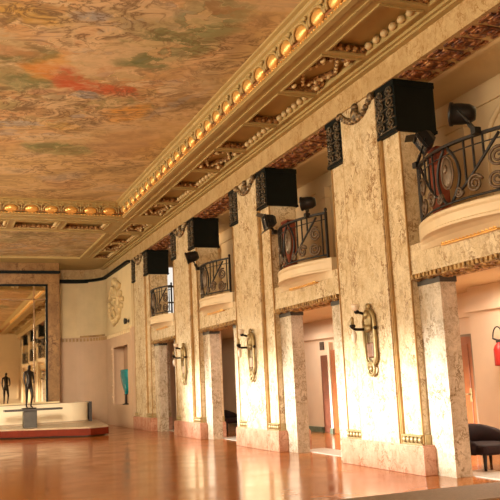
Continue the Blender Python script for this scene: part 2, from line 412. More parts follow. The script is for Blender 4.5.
class MB:
    def __init__(s):
        s.bm = bmesh.new()

    def box(s, x0, x1, y0, y1, z0, z1, bevel=0.0):
        x0, x1 = sorted((x0, x1)); y0, y1 = sorted((y0, y1)); z0, z1 = sorted((z0, z1))
        vs = [s.bm.verts.new((x, y, z)) for x in (x0, x1) for y in (y0, y1) for z in (z0, z1)]
        fs = [s.bm.faces.new([vs[i] for i in q]) for q in
              ((0, 1, 3, 2), (4, 6, 7, 5), (0, 4, 5, 1), (2, 3, 7, 6), (0, 2, 6, 4), (1, 5, 7, 3))]
        if bevel:
            es = {e for f in fs for e in f.edges}
            bmesh.ops.bevel(s.bm, geom=list(es), offset=bevel, segments=2, affect='EDGES', profile=0.5)
        return s

    def bar(s, a, b, wx, wz):
        """square bar from a to b"""
        a = Vector(a); b = Vector(b)
        d = (b - a).normalized()
        up = Vector((0, 0, 1)) if abs(d.z) < 0.95 else Vector((1, 0, 0))
        x = d.cross(up).normalized(); z = x.cross(d).normalized()
        vs = []
        for p in (a, b):
            for i, j in ((-1, -1), (1, -1), (1, 1), (-1, 1)):
                vs.append(s.bm.verts.new(p + x * (i * wx / 2) + z * (j * wz / 2)))
        for q in ((0, 3, 2, 1), (4, 5, 6, 7), (0, 1, 5, 4), (1, 2, 6, 5), (2, 3, 7, 6), (3, 0, 4, 7)):
            s.bm.faces.new([vs[i] for i in q])
        return s

    def tube(s, pts, rad, n=8, cap=True, flat=1.0):
        pts = [Vector(p) for p in pts]
        rads = rad if isinstance(rad, (list, tuple)) else [rad] * len(pts)
        rings = []
        px = None
        for i, p in enumerate(pts):
            d = (pts[min(i + 1, len(pts) - 1)] - pts[max(i - 1, 0)]).normalized()
            if px is None:
                up = Vector((0, 0, 1)) if abs(d.z) < 0.9 else Vector((1, 0, 0))
                px = d.cross(up).normalized()
            else:
                px = (px - d * px.dot(d)).normalized()
            py = d.cross(px)
            rings.append([s.bm.verts.new(p + (px * math.cos(2 * PI * k / n) + py * math.sin(2 * PI * k / n) * flat) * rads[i]) for k in range(n)])
        for a, b in zip(rings, rings[1:]):
            for k in range(n):
                f = s.bm.faces.new((a[k], a[(k + 1) % n], b[(k + 1) % n], b[k]))
                f.smooth = True
        if cap:
            s.bm.faces.new(rings[0][::-1]); s.bm.faces.new(rings[-1])
        return s

    def lathe(s, prof, origin=(0, 0, 0), axis='Z', n=20, mat=None):
        """prof: list of (r, h)"""
        o = Vector(origin)
        rings = []
        for r, h in prof:
            ring = []
            for k in range(n):
                a = 2 * PI * k / n
                v = Vector((max(r, 1e-4) * math.cos(a), max(r, 1e-4) * math.sin(a), h))
                if mat is not None:
                    v = mat @ v
                ring.append(s.bm.verts.new(o + v))
            rings.append(ring)
        for a, b in zip(rings, rings[1:]):
            for k in range(n):
                f = s.bm.faces.new((a[k], a[(k + 1) % n], b[(k + 1) % n], b[k]))
                f.smooth = True
        s.bm.faces.new(rings[0][::-1]); s.bm.faces.new(rings[-1])
        return s

    def blob(s, c, rx, ry, rz, u=10, v=7, rot=None):
        mat = Matrix.Translation(c)
        if rot is not None:
            mat = mat @ rot
        mat = mat @ Matrix.Diagonal((rx, ry, rz, 1))
        g = bmesh.ops.create_uvsphere(s.bm, u_segments=u, v_segments=v, radius=1.0, matrix=mat)
        for vv in g['verts']:
            for f in vv.link_faces:
                f.smooth = True
        return s

    def torus(s, c, R, r, axis='X', sy=1.0, sz=1.0, n=24, m=8, a0=0.0, a1=2 * PI):
        pts = []
        full = abs(a1 - a0 - 2 * PI) < 1e-6
        for i in range(n + 1):
            a = a0 + (a1 - a0) * i / n
            q = (R * math.cos(a) * sy, R * math.sin(a) * sz)
            if axis == 'X':
                pts.append(Vector(c) + Vector((0, q[0], q[1])))
            elif axis == 'Y':
                pts.append(Vector(c) + Vector((q[0], 0, q[1])))
            else:
                pts.append(Vector(c) + Vector((q[0], q[1], 0)))
        return s.tube(pts, r, m, cap=not full)

    def prism(s, poly, axis, a0, a1):
        """poly (2D list) extruded along axis; axis X: poly=(y,z), Y: (x,z), Z: (x,y)"""
        def P(q, t):
            return {'X': (t, q[0], q[1]), 'Y': (q[0], t, q[1]), 'Z': (q[0], q[1], t)}[axis]
        A = [s.bm.verts.new(P(q, a0)) for q in poly]
        B = [s.bm.verts.new(P(q, a1)) for q in poly]
        s.bm.faces.new(A[::-1]); s.bm.faces.new(B)
        n = len(poly)
        for i in range(n):
            s.bm.faces.new((A[i], A[(i + 1) % n], B[(i + 1) % n], B[i]))
        return s

    def sweep(s, sections, close=True):
        """list of rings of points"""
        R = [[s.bm.verts.new(p) for p in r] for r in sections]
        n = len(R[0])
        for a, b in zip(R, R[1:]):
            for i in range(n if close else n - 1):
                s.bm.faces.new((a[i], a[(i + 1) % n], b[(i + 1) % n], b[i]))
        if close:
            s.bm.faces.new(R[0][::-1]); s.bm.faces.new(R[-1])
        return s

    def build(s, name, mat, parent=None, struct=False, smooth=False):
        bmesh.ops.recalc_face_normals(s.bm, faces=s.bm.faces[:])
        me = bpy.data.meshes.new(name)
        s.bm.to_mesh(me)
        s.bm.free()
        if smooth:
            for p in me.polygons:
                p.use_smooth = True
        me.materials.append(MAT[mat])
        o = bpy.data.objects.new(name, me)
        COL.objects.link(o)
        if parent:
            o.parent = parent
        if struct:
            o['kind'] = 'structure'
        return o


def tag(o, label, cat, group=None):
    o['label'] = label
    o['category'] = cat
    if group:
        o['group'] = group
    return o


def empty(name, loc, label, cat, group=None, rz=0.0):
    o = bpy.data.objects.new(name, None)
    o.empty_display_size = 0.2
    o.location = loc
    o.rotation_euler = (0, 0, rz)
    COL.objects.link(o)
    return tag(o, label, cat, group)


def dup(root, loc, label, rz=None):
    r = root.copy()
    COL.objects.link(r)
    r.location = loc
    if rz is not None:
        r.rotation_euler = (0, 0, rz)
    r['label'] = label
    for ch in list(root.children):
        c = ch.copy(); COL.objects.link(c); c.parent = r
        for g in list(ch.children):
            d = g.copy(); COL.objects.link(d); d.parent = c
    return r


# ------------------------------------------------------------------ the room
XW = 7.0           # front of the pilaster shafts
BAY = 5.6
YC0 = 12.0         # axis of the nearest pilaster in view
Y_END, Y_MIR, Y_BACK = 36.1, 34.0, -9.0
X_LEFT = -10.0
ZS = 6.905         # soffit of the coffered border
ZT = 7.34          # fresco ceiling

m = MB(); m.box(X_LEFT - 0.3, 11.2, Y_BACK - 0.5, Y_END + 0.5, -0.3, 0.0)
m.build('floor', 'floor', struct=True)

# right wall: lintel panels, loggia floor slab, loggia and lobby back walls are one structure each
KS = list(range(-3, 4))      # pilaster index, k = 0 is the nearest in the photograph
HW = 1.22
for k in range(-3, 3):
    a = YC0 + BAY * k + HW; b = YC0 + BAY * (k + 1) - HW
    m = MB(); m.box(7.10, 7.60, a, b, 3.07, 3.60); m.build('wall_right', 'marble', struct=True)
ya = YC0 + BAY * 3 + HW + 0.12
for (x0, y0, y1, z0, z1) in ((6.97, ya, Y_END, 0.0, 0.86), (6.97, ya, 30.86, 0.86, 3.26), (6.97, 33.75, Y_END, 0.86, 3.26),
                             (7.45, 30.86, 33.75, 0.86, 3.26), (6.97, ya, Y_END, 3.26, 3.85)):
    m = MB(); m.box(x0, 7.6, y0, y1, z0, z1); m.build('wall_right', 'niche' if x0 > 7.2 else 'pinkwall', struct=True)

m = MB()
m.box(6.99, 7.6, ya, Y_END, 3.85, 6.43)
m.box(6.90, 6.99, ya + 0.05, Y_END - 0.02, 3.80, 3.92)
for i in range(16):
    y = ya + 0.25 + i * (Y_END - ya - 0.4) / 16
    m.box(6.92, 6.97, y, y + 0.14, 3.66, 3.80)
m.build('trim_1', 'plaster_panel', struct=True)

# wall ends
m = MB()
m.box(-9.9, 6.97, Y_END, Y_END + 0.3, 0, 3.85)
m.build('wall_end', 'pinkwall', struct=True)
m = MB()
m.box(-9.9, 6.97, Y_END - 0.02, Y_END + 0.3, 3.85, 6.43)
m.box(4.2, 6.95, Y_END - 0.10, Y_END - 0.02, 3.84, 3.94)
for (x0, x1, z0, z1) in ((4.75, 6.7, 4.15, 6.1),):
    t = 0.05
    m.box(x0, x1, Y_END - 0.05, Y_END, z0, z0 + t); m.box(x0, x1, Y_END - 0.05, Y_END, z1 - t, z1)
    m.box(x0, x0 + t, Y_END - 0.05, Y_END, z0, z1); m.box(x1 - t, x1, Y_END - 0.05, Y_END, z0, z1)
    m.box(x0 + .1, x1 - .1, Y_END - 0.05, Y_END, 5.05, 5.10)
m.build('trim_2', 'plaster_panel', struct=True)
# coved corner between the side wall and the end wall
rc = 1.35
cx, cy = 6.97 - rc, Y_END - rc
arc = [(cx + rc * math.cos(a), cy + rc * math.sin(a)) for a in [PI / 2 * i / 12 for i in range(13)]]
for (nm, mt, z0, z1) in (('wall_corner', 'pinkwall', 0.0, 3.85), ('wall_corner_panel', 'plaster_panel', 3.85, 6.432), ('wall_corner_frieze', 'marble_frieze', 6.432, ZS)):
    m = MB(); m.prism(arc + [(7.0, Y_END + 0.05)], 'Z', z0, z1); m.build(nm, mt, struct=True)
m = MB()
arc2 = [(cx + (rc - .12) * math.cos(a), cy + (rc - .12) * math.sin(a)) for a in [PI / 2 * i / 12 for i in range(12, -1, -1)]]
m.prism(arc + arc2, 'Z', 6.34, 6.46)
m.build('trim_24', 'black', struct=True)
m = MB()
arc3 = [(cx + (rc - .05) * math.cos(a), cy + (rc - .05) * math.sin(a)) for a in [PI / 2 * i / 12 for i in range(12, -1, -1)]]
m.prism(arc + arc3, 'Z', 3.83, 3.92)
for i in range(13):
    a = PI / 2 * (i + 0.5) / 13
    px, py = cx + (rc - .04) * math.cos(a), cy + (rc - .04) * math.sin(a)
    m.box(px - .04, px + .04, py - .04, py + .04, 3.66, 3.80)
for i in range(8):
    m.box(4.42 + i * 0.155, 4.49 + i * 0.155, Y_END - 0.10, Y_END, 3.66, 3.80)
m.build('trim_28', 'strip_gold', struct=True)
# carved wreath on the curved end of the side wall
m = MB()
for i in range(18):
    a = 2 * PI * i / 18
    m.blob((6.93, 32.9 + random.uniform(1.0, 1.4) * math.cos(a), 5.1 + random.uniform(0.65, 0.95) * math.sin(a)), 0.12, 0.24, 0.12, 8, 6,
           Matrix.Rotation(random.uniform(-1, 1), 4, 'X'))
for i in range(16):
    m.blob((6.93, 32.9 + random.uniform(-0.8, 0.8), 5.1 + random.uniform(-0.5, 0.5)), 0.09, 0.3, 0.11, 8, 6,
           Matrix.Rotation(random.uniform(-1.5, 1.5), 4, 'X'))
m.build('trim_3', 'pale_bead', struct=True)
# dark cornice line under the frieze at the hall end
m = MB()
m.box(6.84, 6.99, ya, Y_END, 6.36, 6.46)
m.box(4.66, 6.95, Y_END - 0.22, Y_END - 0.02, 6.30, 6.46)
m.build('trim_4', 'black', struct=True)

m = MB()
m.box(-10, 11, Y_BACK - 0.3, Y_BACK, 0, 7.4)
for i in range(5):
    x0 = -7.4 + i * 3.0
    for (a, b, c, d) in ((x0, x0 + 2.5, 0.9, 0.98), (x0, x0 + 2.5, 3.9, 3.98), (x0, x0 + 0.08, 0.9, 3.98), (x0 + 2.42, x0 + 2.5, 0.9, 3.98)):
        m.box(a, b, Y_BACK, Y_BACK + 0.05, c, d)
m.box(-10, 6.97, Y_BACK, Y_BACK + 0.12, 4.3, 4.5)
m.build('wall_back', 'plaster', struct=True)
m = MB()
m.box(X_LEFT - 0.3, X_LEFT, Y_BACK - 0.3, Y_END, 0, 3.65)
m.box(X_LEFT - 0.3, X_LEFT, Y_BACK - 0.3, Y_END, 5.3, 7.4)
m.box(X_LEFT - 0.3, X_LEFT, 26.0, Y_END, 3.65, 5.3)
for i in range(7):
    y = Y_BACK + i * 5.6
    m.box(X_LEFT - 0.2, X_LEFT - 0.1, y, y + 0.08, 3.65, 5.3)
m.build('wall_left', 'plaster', struct=True)

# marble frieze band with its soffit
m = MB()
m.box(6.97, 7.75, Y_BACK, Y_END, 6.432, ZS)
m.box(-9.9, 6.97, Y_END - 0.12, Y_END + 0.3, 6.432, ZS)
m.box(6.93, 6.97, Y_BACK, Y_END - .1, 6.85, ZS)
m.build('trim_5', 'marble_frieze', struct=True)

# red-brown carved panels on the underside of the frieze, one per bay
m = MB()
for k in range(-2, 3):
    a = YC0 + BAY * k + HW + 0.1; b = YC0 + BAY * (k + 1) - HW - 0.1
    n = 7
    step = (b - a) / n
    for i in range(n):
        y0 = a + i * step
        m.box(7.12, 7.50, y0 + 0.04, y0 + step * 0.62, 6.39, 6.434, 0.012)
        m.box(7.05, 7.12, y0 + 0.10, y0 + step * 0.9, 6.405, 6.434)
        m.blob((7.31, y0 + step * 0.78, 6.42), 0.16, 0.07, 0.045, 8, 6)
        m.blob((7.20, y0 + step * 0.33, 6.385), 0.06, 0.10, 0.03, 8, 6)
        m.blob((7.42, y0 + step * 0.33, 6.385), 0.06, 0.10, 0.03, 8, 6)
        m.box(7.57, 7.63, y0 + 0.05, y0 + step * 0.85, 6.405, 6.434)
m.build('trim_6', 'red_coffer', struct=True)

# loggia (upper) and lobby (lower) behind the colonnade
m = MB()
m.box(7.60, 10.8, Y_BACK, ya, 3.22, 3.56)
m.build('trim_7', 'plaster', struct=True)
m = MB()
m.box(9.0, 9.2, Y_BACK, ya, 3.5, 6.9)
m.box(9.0 - 0.05, 9.0, Y_BACK, ya, 6.22, 6.34)
for k in range(-2, 4):
    yc = YC0 + BAY * (k - 0.5)
    for (dy, wd) in ((2.45, 0.5), (-0.55, 0.5)):        # flat pilasters with caps
        m.box(8.86, 9.0, yc + dy - wd / 2, yc + dy + wd / 2, 3.5, 6.22)
        m.box(8.83, 9.0, yc + dy - wd / 2 - .05, yc + dy + wd / 2 + .05, 5.95, 6.1)
    for (y0, y1) in ((yc + 0.1, yc + 1.8),):           # moulded panel, arched in outline
        for (a, b, c, d) in ((y0, y1, 4.0, 4.08), (y0, y0 + .08, 4.0, 5.3), (y1 - .08, y1, 4.0, 5.3)):
            m.box(8.94, 9.0, a, b, c, d)
        m.torus((8.97, (y0 + y1) / 2, 5.3), (y1 - y0) / 2 - 0.04, 0.05, 'X', 1, 1, 20, 6, 0, PI)
m.build('wall_loggia', 'plaster', struct=True)
m = MB()
m.box(7.70, 9.3, Y_BACK, ya, 6.62, 6.9)
m.box(7.70, 7.80, Y_BACK, ya, 6.43, 6.62)
m.build('trim_8', 'plaster', struct=True)
m = MB()
m.box(10.5, 10.8, Y_BACK, Y_END, 0, 3.3)
m.box(10.38, 10.5, 13.3, 30, 2.68, 2.86)
m.box(10.38, 10.5, 20.27, 20.40, 0, 2.55)
mb = MB(); mb.box(10.0, 10.5, 2.0, 13.25, 0, 3.22); mb.build('wall_lobby', 'lobbywall', struct=True)
mb = MB(); mb.box(9.92, 10.0, 2.0, 13.3, 2.72, 2.86); mb.build('trim_27', 'lobbywall', struct=True)
m.build('wall_lobby', 'lobbywall', struct=True)
m = MB()
m.box(7.76, 10.5, ya, ya + 0.2, 0, 3.22)
m.box(7.76, 7.95, ya, ya + 0.2, 3.22, 6.9); m.box(8.75, 9.2, ya, ya + 0.2, 3.22, 6.9)
m.box(7.95, 8.75, ya, ya + 0.2, 3.22, 4.2); m.box(7.95, 8.75, ya, ya + 0.2, 6.2, 6.9)
m.build('wall_lobby_end', 'lobbywall', struct=True)
m = MB()
for (x0, x1, z0, z1) in ((7.95, 8.75, 5.38, 5.46), (7.95, 8.75, 4.75, 4.81), (8.33, 8.37, 4.2, 6.2)):
    m.box(x0, x1, ya + .05, ya + .1, z0, z1)
m.build('window_1', 'frame', struct=True)
m = MB()
m.box(10.44, 10.5, 13.3, 13.8, 0, 0.14)
m.box(10.42, 10.5, 21.05, 29.0, 0, 0.15)
m.box(10.42, 10.5, 15.2, 19.3, 0, 0.15)
m.box(10.34, 10.38, 20.25, 20.42, 0, 0.15)
m.build('baseboard_lobby', 'base_green', struct=True)
m = MB()
for k in range(-2, 3):
    a = YC0 + BAY * k + HW + 0.46; b = YC0 + BAY * (k + 1) - HW - 0.46
    m.box(7.50, 8.10, a - 0.4, b + 0.4, 0.0, 0.012)
m.build('trim_9', 'white_trim', struct=True)

# gilded lintel mouldings: dentil row on the edge and a carved strip below
trim_i = 10
for k in range(-2, 3):
    a = YC0 + BAY * k + HW; b = YC0 + BAY * (k + 1) - HW
    m = MB()
    m.box(7.05, 7.60, a + 0.01, b - 0.01, 3.03, 3.07)
    n = 30
    for i in range(n):
        y = a + 0.04 + i * (b - a - 0.08) / n
        m.box(7.02, 7.08, y, y + 0.055, 3.04, 3.11)
    for i in range(9):
        y = a + 0.2 + i * (b - a - 0.4) / 8
        m.blob((7.34, y, 3.03), 0.16, 0.11, 0.04, 8, 6)
        m.blob((7.13, y + 0.1, 3.03), 0.05, 0.08, 0.03, 8, 6)
    m.build('trim_%d' % trim_i, 'gold_old', struct=True)
    trim_i += 1

# ------------------------------------------------------------------ ceiling
TX0, TX1, TY0, TY1 = -8.4, 5.45, -7.2, 24.4      # main tray
m = MB(); m.box(TX0 - 1.0, TX1 + 0.1, TY0 - 1, TY1 + 0.1, ZT, ZT + 0.1)
m.build('ceiling', 'paint_main', struct=True)
EX0, EX1, EY0, EY1 = -6.0, 5.45, 27.0, 32.6
m = MB(); m.box(EX0 - 0.1, EX1 + 0.1, EY0 - 0.1, EY1 + 0.1, 6.96, 7.02)
m.build('ceiling_end', 'paint_end', struct=True)

CW, CD = 0.22, 0.15   # rail between coffers, coffer depth
rects = []            # coffers (x0,x1,y0,y1,lozenge)
for j in range(-11, 8):
    yc = YC0 + j * BAY / 3
    if -7 < yc < 24.2:
        rects.append((5.95, 6.65, yc - 0.83, yc + 0.83, j % 3 == 0))
for i in range(6):
    x1 = 5.22 - i * 1.6
    rects.append((x1 - 1.36, x1, 25.42, 26.55, False))
rects.append((5.95, 6.65, 25.3, 26.7, True))
for yy in (28.1, 29.9, 31.7):
    rects.append((5.95, 6.65, yy - 0.83, yy + 0.83, abs(yy - 29.9) < .1))


def grid_soffit(m, x0, x1, y0, y1, holes, z0, z1):
    xs = sorted({x0, x1} | {h[0] for h in holes} | {h[1] for h in holes})
    ys = sorted({y0, y1} | {h[2] for h in holes} | {h[3] for h in holes})
    for xa, xb in zip(xs, xs[1:]):
        run = None
        for ya_, yb in zip(ys, ys[1:]):
            cx, cy = (xa + xb) / 2, (ya_ + yb) / 2
            hole = any(h[0] < cx < h[1] and h[2] < cy < h[3] for h in holes)
            if hole:
                if run: m.box(xa, xb, run[0], run[1], z0, z1)
                run = None
            else:
                run = (run[0], yb) if run else (ya_, yb)
        if run: m.box(xa, xb, run[0], run[1], z0, z1)


side = [r for r in rects if r[0] > 5.9]
cross = [r for r in rects if r[0] < 5.9]
m = MB()
grid_soffit(m, 5.45, 7.75, Y_BACK, Y_END, side, ZS, ZS + CD)
grid_soffit(m, -9.9, 5.45, TY1, EY0, cross, ZS, ZS + CD)
m.box(-9.9, 5.45, EY1, Y_END, ZS, ZS + CD)
m.box(-9.9, EX0, EY0, EY1, ZS, ZS + CD)
m.box(-10.2, TX0, Y_BACK, TY1, ZS, ZS + CD)
m.box(TX0, TX1, Y_BACK, TY0, ZS, ZS + CD)
for (x0, x1, y0, y1, lz) in rects:
    m.box(x0, x1, y0, y1, ZS + CD, ZS + CD + .05)
    # thin raised fillet round each coffer
    t = 0.035
    m.box(x0 - t, x1 + t, y0 - t, y0, ZS - 0.025, ZS); m.box(x0 - t, x1 + t, y1, y1 + t, ZS - 0.025, ZS)
    m.box(x0 - t, x0, y0, y1, ZS - 0.025, ZS); m.box(x1, x1 + t, y0, y1, ZS - 0.025, ZS)
# running mouldings along the soffit edges
m.box(6.80, 6.97, Y_BACK, Y_END - .2, ZS - 0.05, ZS)
m.box(6.86, 6.97, Y_BACK, Y_END - .2, ZS - 0.09, ZS - 0.05)
m.box(5.45, 5.55, TY0, TY1, ZS - 0.03, ZS)
m.box(5.70, 5.76, TY0, EY1, ZS - 0.025, ZS)
m.box(TX0, 5.7, 24.55, 24.62, ZS - 0.025, ZS)
m.box(TX0, 5.45, 25.05, 25.12, ZS - 0.03, ZS)
m.box(EX0, EX1, EY0 - .08, EY0 + .02, ZS - 0.03, ZS + .12); m.box(EX1 - .02, EX1 + .08, EY0, EY1, ZS - 0.03, ZS + .12)
m.box(EX0, EX1, EY1 - .02, EY1 + .08, ZS - 0.03, ZS + .12)
m.build('trim_15', 'olive', struct=True)

m = MB()       # brown egg bands at the ends of the coffers and lozenge scrolls
m2 = MB()      # pale bead rows on the long side
for (x0, x1, y0, y1, lz) in rects:
    xc, yc = (x0 + x1) / 2, (y0 + y1) / 2
    z = ZS + 0.065
    if not lz:
        if x0 > 5.9:
            for i in range(5):
                x = x0 + 0.07 + i * (x1 - x0 - 0.14) / 4
                m.blob((x, y1 - 0.04, z), 0.055, 0.05, 0.06, 8, 6)
                m.blob((x, y0 + 0.04, z), 0.055, 0.05, 0.06, 8, 6)
            m.box(x0, x1, y1 - 0.03, y1, ZS + 0.005, ZS + 0.13)
            for i in range(6):
                y = y0 + 0.2 + i * (y1 - y0 - 0.4) / 5
                m2.blob((x1 - 0.05, y, z), 0.065, 0.08, 0.065, 8, 6)
        else:
            for i in range(9):
                x = x0 + 0.09 + i * (x1 - x0 - 0.18) / 8
                m.blob((x, y1 - 0.05, z), 0.06, 0.06, 0.06, 8, 6)
            m.box(x0, x1, y1 - 0.03, y1, ZS + 0.005, ZS + 0.13)
            for i in range(6):
                y = y0 + 0.2 + i * (y1 - y0 - 0.4) / 5
                m2.blob((x1 - 0.05, y, z), 0.06, 0.08, 0.06, 8, 6)
    else:
        zz = ZS + 0.09
        c4 = [(x0 + .03, yc), (xc, y0 + .12), (x1 - .03, yc), (xc, y1 - .12)]
        for i in range(4):
            a, b = c4[i], c4[(i + 1) % 4]
            m.bar((a[0], a[1], zz), (b[0], b[1], zz), 0.06, 0.10)
            for t in (0.2, 0.4, 0.6, 0.8):
                m2.blob((a[0] + (b[0] - a[0]) * t, a[1] + (b[1] - a[1]) * t, zz - 0.04), 0.035, 0.05, 0.04, 6, 5)
        for sx in (-1, 1):
            for sy in (-1, 1):
                bx, by = xc + sx * (x1 - x0) * 0.36, yc + sy * (y1 - y0) * 0.36
                for q in range(5):
                    m.blob((bx + random.uniform(-.07, .07), by + random.uniform(-.16, .16), zz - .02), 0.06, 0.10, 0.07, 8, 6,
                           Matrix.Rotation(random.uniform(0, 3), 4, 'Z'))
                m2.blob((bx - sx * .02, by, zz - .08), 0.045, 0.08, 0.05, 8, 6)
        m.box(x0, x1, y1 - 0.03, y1, ZS + 0.005, ZS + 0.13)
m.build('trim_16', 'gilt_brown', struct=True)
m2.build('trim_17', 'pale_bead', struct=True)

# crown moulding of the tray: swept profile, (inward offset, z)
prof = [(0.0, 6.905), (0.03, 6.92), (0.03, 6.955), (0.0, 6.965), (0.0, 6.985), (0.015, 6.99), (0.07, 7.165), (0.10, 7.17),
        (0.13, 7.20), (0.13, 7.225), (0.18, 7.25), (0.20, 7.28), (0.20, 7.30), (0.26, 7.32), (0.30, ZT + 0.02), (-0.2, ZT + 0.02), (-0.2, 6.96), (-0.02, 6.94)]


def ring(x0, x1, y0, y1):
    corners = [(x0, y0, 1, 1), (x1, y0, -1, 1), (x1, y1, -1, -1), (x0, y1, 1, -1), (x0, y0, 1, 1)]
    return [[(cx + sx * t, cy + sy * t, z) for t, z in prof] for cx, cy, sx, sy in corners]


m = MB()
secs = ring(TX0, TX1, TY0, TY1)
R = [[m.bm.verts.new(p) for p in r] for r in secs]
for a, b in zip(R, R[1:]):
    for i in range(len(prof)):
        m.bm.faces.new((a[i], a[(i + 1) % len(prof)], b[(i + 1) % len(prof)], b[i]))
m.build('trim_18', 'olive', struct=True)
# copper ground behind the shells
prof2 = [(0.0, 6.99), (0.018, 6.992), (0.074, 7.163), (0.05, 7.163)]
m = MB()
save = prof
prof = prof2
secs = ring(TX0, TX1, TY0, TY1)
prof = save
R = [[m.bm.verts.new(p) for p in r] for r in secs]
for a, b in zip(R, R[1:]):
    for i in range(4):
        m.bm.faces.new((a[i], a[(i + 1) % 4], b[(i + 1) % 4], b[i]))
m.build('trim_25', 'copper', struct=True)
# ribs of the upper moulding
m = MB()
x = TX1 - 0.3
while x > -3:
    m.bar((x, TY1 - 0.13, 7.195), (x, TY1 - 0.22, 7.31), 0.05, 0.05); x -= 0.199
m.build('trim_26', 'olive', struct=True)
# gilded shells and bead string of the crown moulding
m = MB(); ms = MB(); ma = MB()
tilt = math.atan2(0.055, 0.175)


def shell(px, py, nx, ny):
    """one shell; (nx,ny) points into the room"""
    c = Vector((px + nx * 0.045, py + ny * 0.045, 7.065))
    ang = math.atan2(ny, nx)
    rot = Matrix.Rotation(ang, 4, 'Z') @ Matrix.Rotation(tilt, 4, 'Y')
    m.blob(c, 0.07, 0.205, 0.12, 12, 8, rot)
    # arched rim of the niche around the shell
    pts = []
    for q in range(13):
        a = -0.25 + (PI + 0.5) * q / 12
        v = rot @ Vector((0.03, 0.245 * math.cos(a), 0.155 * math.sin(a) - 0.005))
        pts.append(c + v)
    ma.tube(pts, 0.026, 6)
    v = rot @ Vector((0.03, 0.30, 0.03))
    ma.blob(c + v, 0.03, 0.035, 0.10, 6, 5)
    v = rot @ Vector((0.05, 0.30, 0.13))
    ma.blob(c + v, 0.03, 0.05, 0.035, 6, 5)


n = 0
y = 24.4 - 0.45
while y > 2.0:
    shell(TX1, y, -1, 0); y -= 0.597
x = TX1 - 0.45
while x > -3.0:
    shell(x, TY1, 0, -1); x -= 0.597
y = 24.3
while y > 4:
    ms.blob((TX1 - 0.03, y, 6.94), 0.022, 0.035, 0.02, 6, 5); y -= 0.10
x = TX1 - 0.1
while x > -3:
    ms.blob((x, TY1 - 0.03, 6.94), 0.035, 0.022, 0.02, 6, 5); x -= 0.10
m.build('trim_19', 'gold_bright', struct=True)
ms.build('trim_20', 'gold', struct=True)
ma.build('trim_21', 'olive', struct=True)

# ------------------------------------------------------------------ pilasters
def make_pilaster():
    root = empty('marble_pilaster', (0, YC0, 0), '', 'pilaster', 'marble pilasters of the colonnade')
    m = MB(); m.box(7.08, 7.75, -HW, HW, 0.40, 6.432); m.build('pier', 'marble', root)
    m = MB(); m.box(7.0, 7.1, -0.62, 0.62, 0.43, 6.432, 0.012); m.build('shaft', 'marble', root)
    for s in (-1, 1):
        m = MB(); m.box(7.035, 7.09, s * 0.62, s * 0.69, 0.44, 5.56); m.box(7.025, 7.05, s * 0.64, s * 0.665, 0.44, 5.56)
        m.build('gilded_strip', 'strip_gold', root)
        m = MB(); m.box(7.06, 7.09, s * 1.205, s * 1.228, 0.44, 5.56); m.build('edge_strip', 'strip_gold', root)
    m = MB(); m.box(6.972, 7.76, -1.343, 1.343, 0.0, 0.425, 0.008); m.box(6.985, 7.75, -1.32, 1.32, 0.42, 0.452)
    m.build('plinth', 'marble_pink', root)
    for s in (-1, 1):
        # dark bronze capital over each flank, its hall side carved
        m = MB(); m.box(7.02, 7.80, s * 0.64, s * 1.245, 5.54, 6.432); m.box(7.0, 7.81, s * 0.63, s * 1.26, 6.33, 6.432)
        m.box(7.0, 7.81, s * 0.63, s * 1.26, 5.53, 5.58)
        cp = m.build('capital', 'black', root)
        m = MB()
        for r in range(4):
            for q in range(2):
                yc = s * (0.80 + q * 0.29); zc = 5.70 + r * 0.19
                m.torus((7.005, yc, zc), 0.075, 0.02, 'X', 1.2, 0.9, 14, 6)
                m.blob((7.0, yc, zc), 0.03, 0.045, 0.04, 8, 6)
            m.box(6.99, 7.03, s * 0.66, s * 1.235, 5.592 + r * 0.19, 5.612 + r * 0.19)
        m.build('carved_panel', 'bronze_relief', cp)
        # gilt leaf row at the foot of each flank
        m = MB()
        y0, y1 = s * 0.66, s * 1.225
        m.box(7.03, 7.09, y0, y1, 0.452, 0.475); m.box(7.02, 7.09, y0, y1, 0.575, 0.605)
        for i in range(5):
            yy = y0 + (y1 - y0) * (i + 0.5) / 5
            m.blob((7.05, yy, 0.525), 0.045, 0.048, 0.06, 8, 6)
        m.box(7.09, 7.75, s * 1.222, s * 1.25, 0.452, 0.605)
        m.build('leaf_moulding', 'brass', root)
        # inner jamb pier of the doorway beside the flank
        m = MB(); m.box(7.20, 7.485, s * 1.215, s * 1.82, 0.0, 2.935)
        j = m.build('door_jamb', 'marble_pier', root)
        m = MB(); m.box(7.185, 7.50, s * 1.215, s * 1.835, 2.935, 3.03)
        m.build('jamb_cap', 'pedestal', j)
    # bronze garland hung across the head of the shaft
    m = MB()
    for i in range(13):
        t = -1 + 2 * i / 12
        yy = t * 0.56; zz = 6.38 - 0.26 * (1 - t * t)
        m.blob((6.97, yy, zz), 0.05, 0.06 + 0.02 * (1 - t * t), 0.06, 8, 6)
    for t in (-0.58, 0.0, 0.58):
        m.blob((6.96, t, 6.36), 0.06, 0.09, 0.075, 8, 6)
    m.blob((6.95, 0, 6.22), 0.06, 0.12, 0.13, 8, 6)
    m.build('garland', 'garland_bronze', root)
    return root


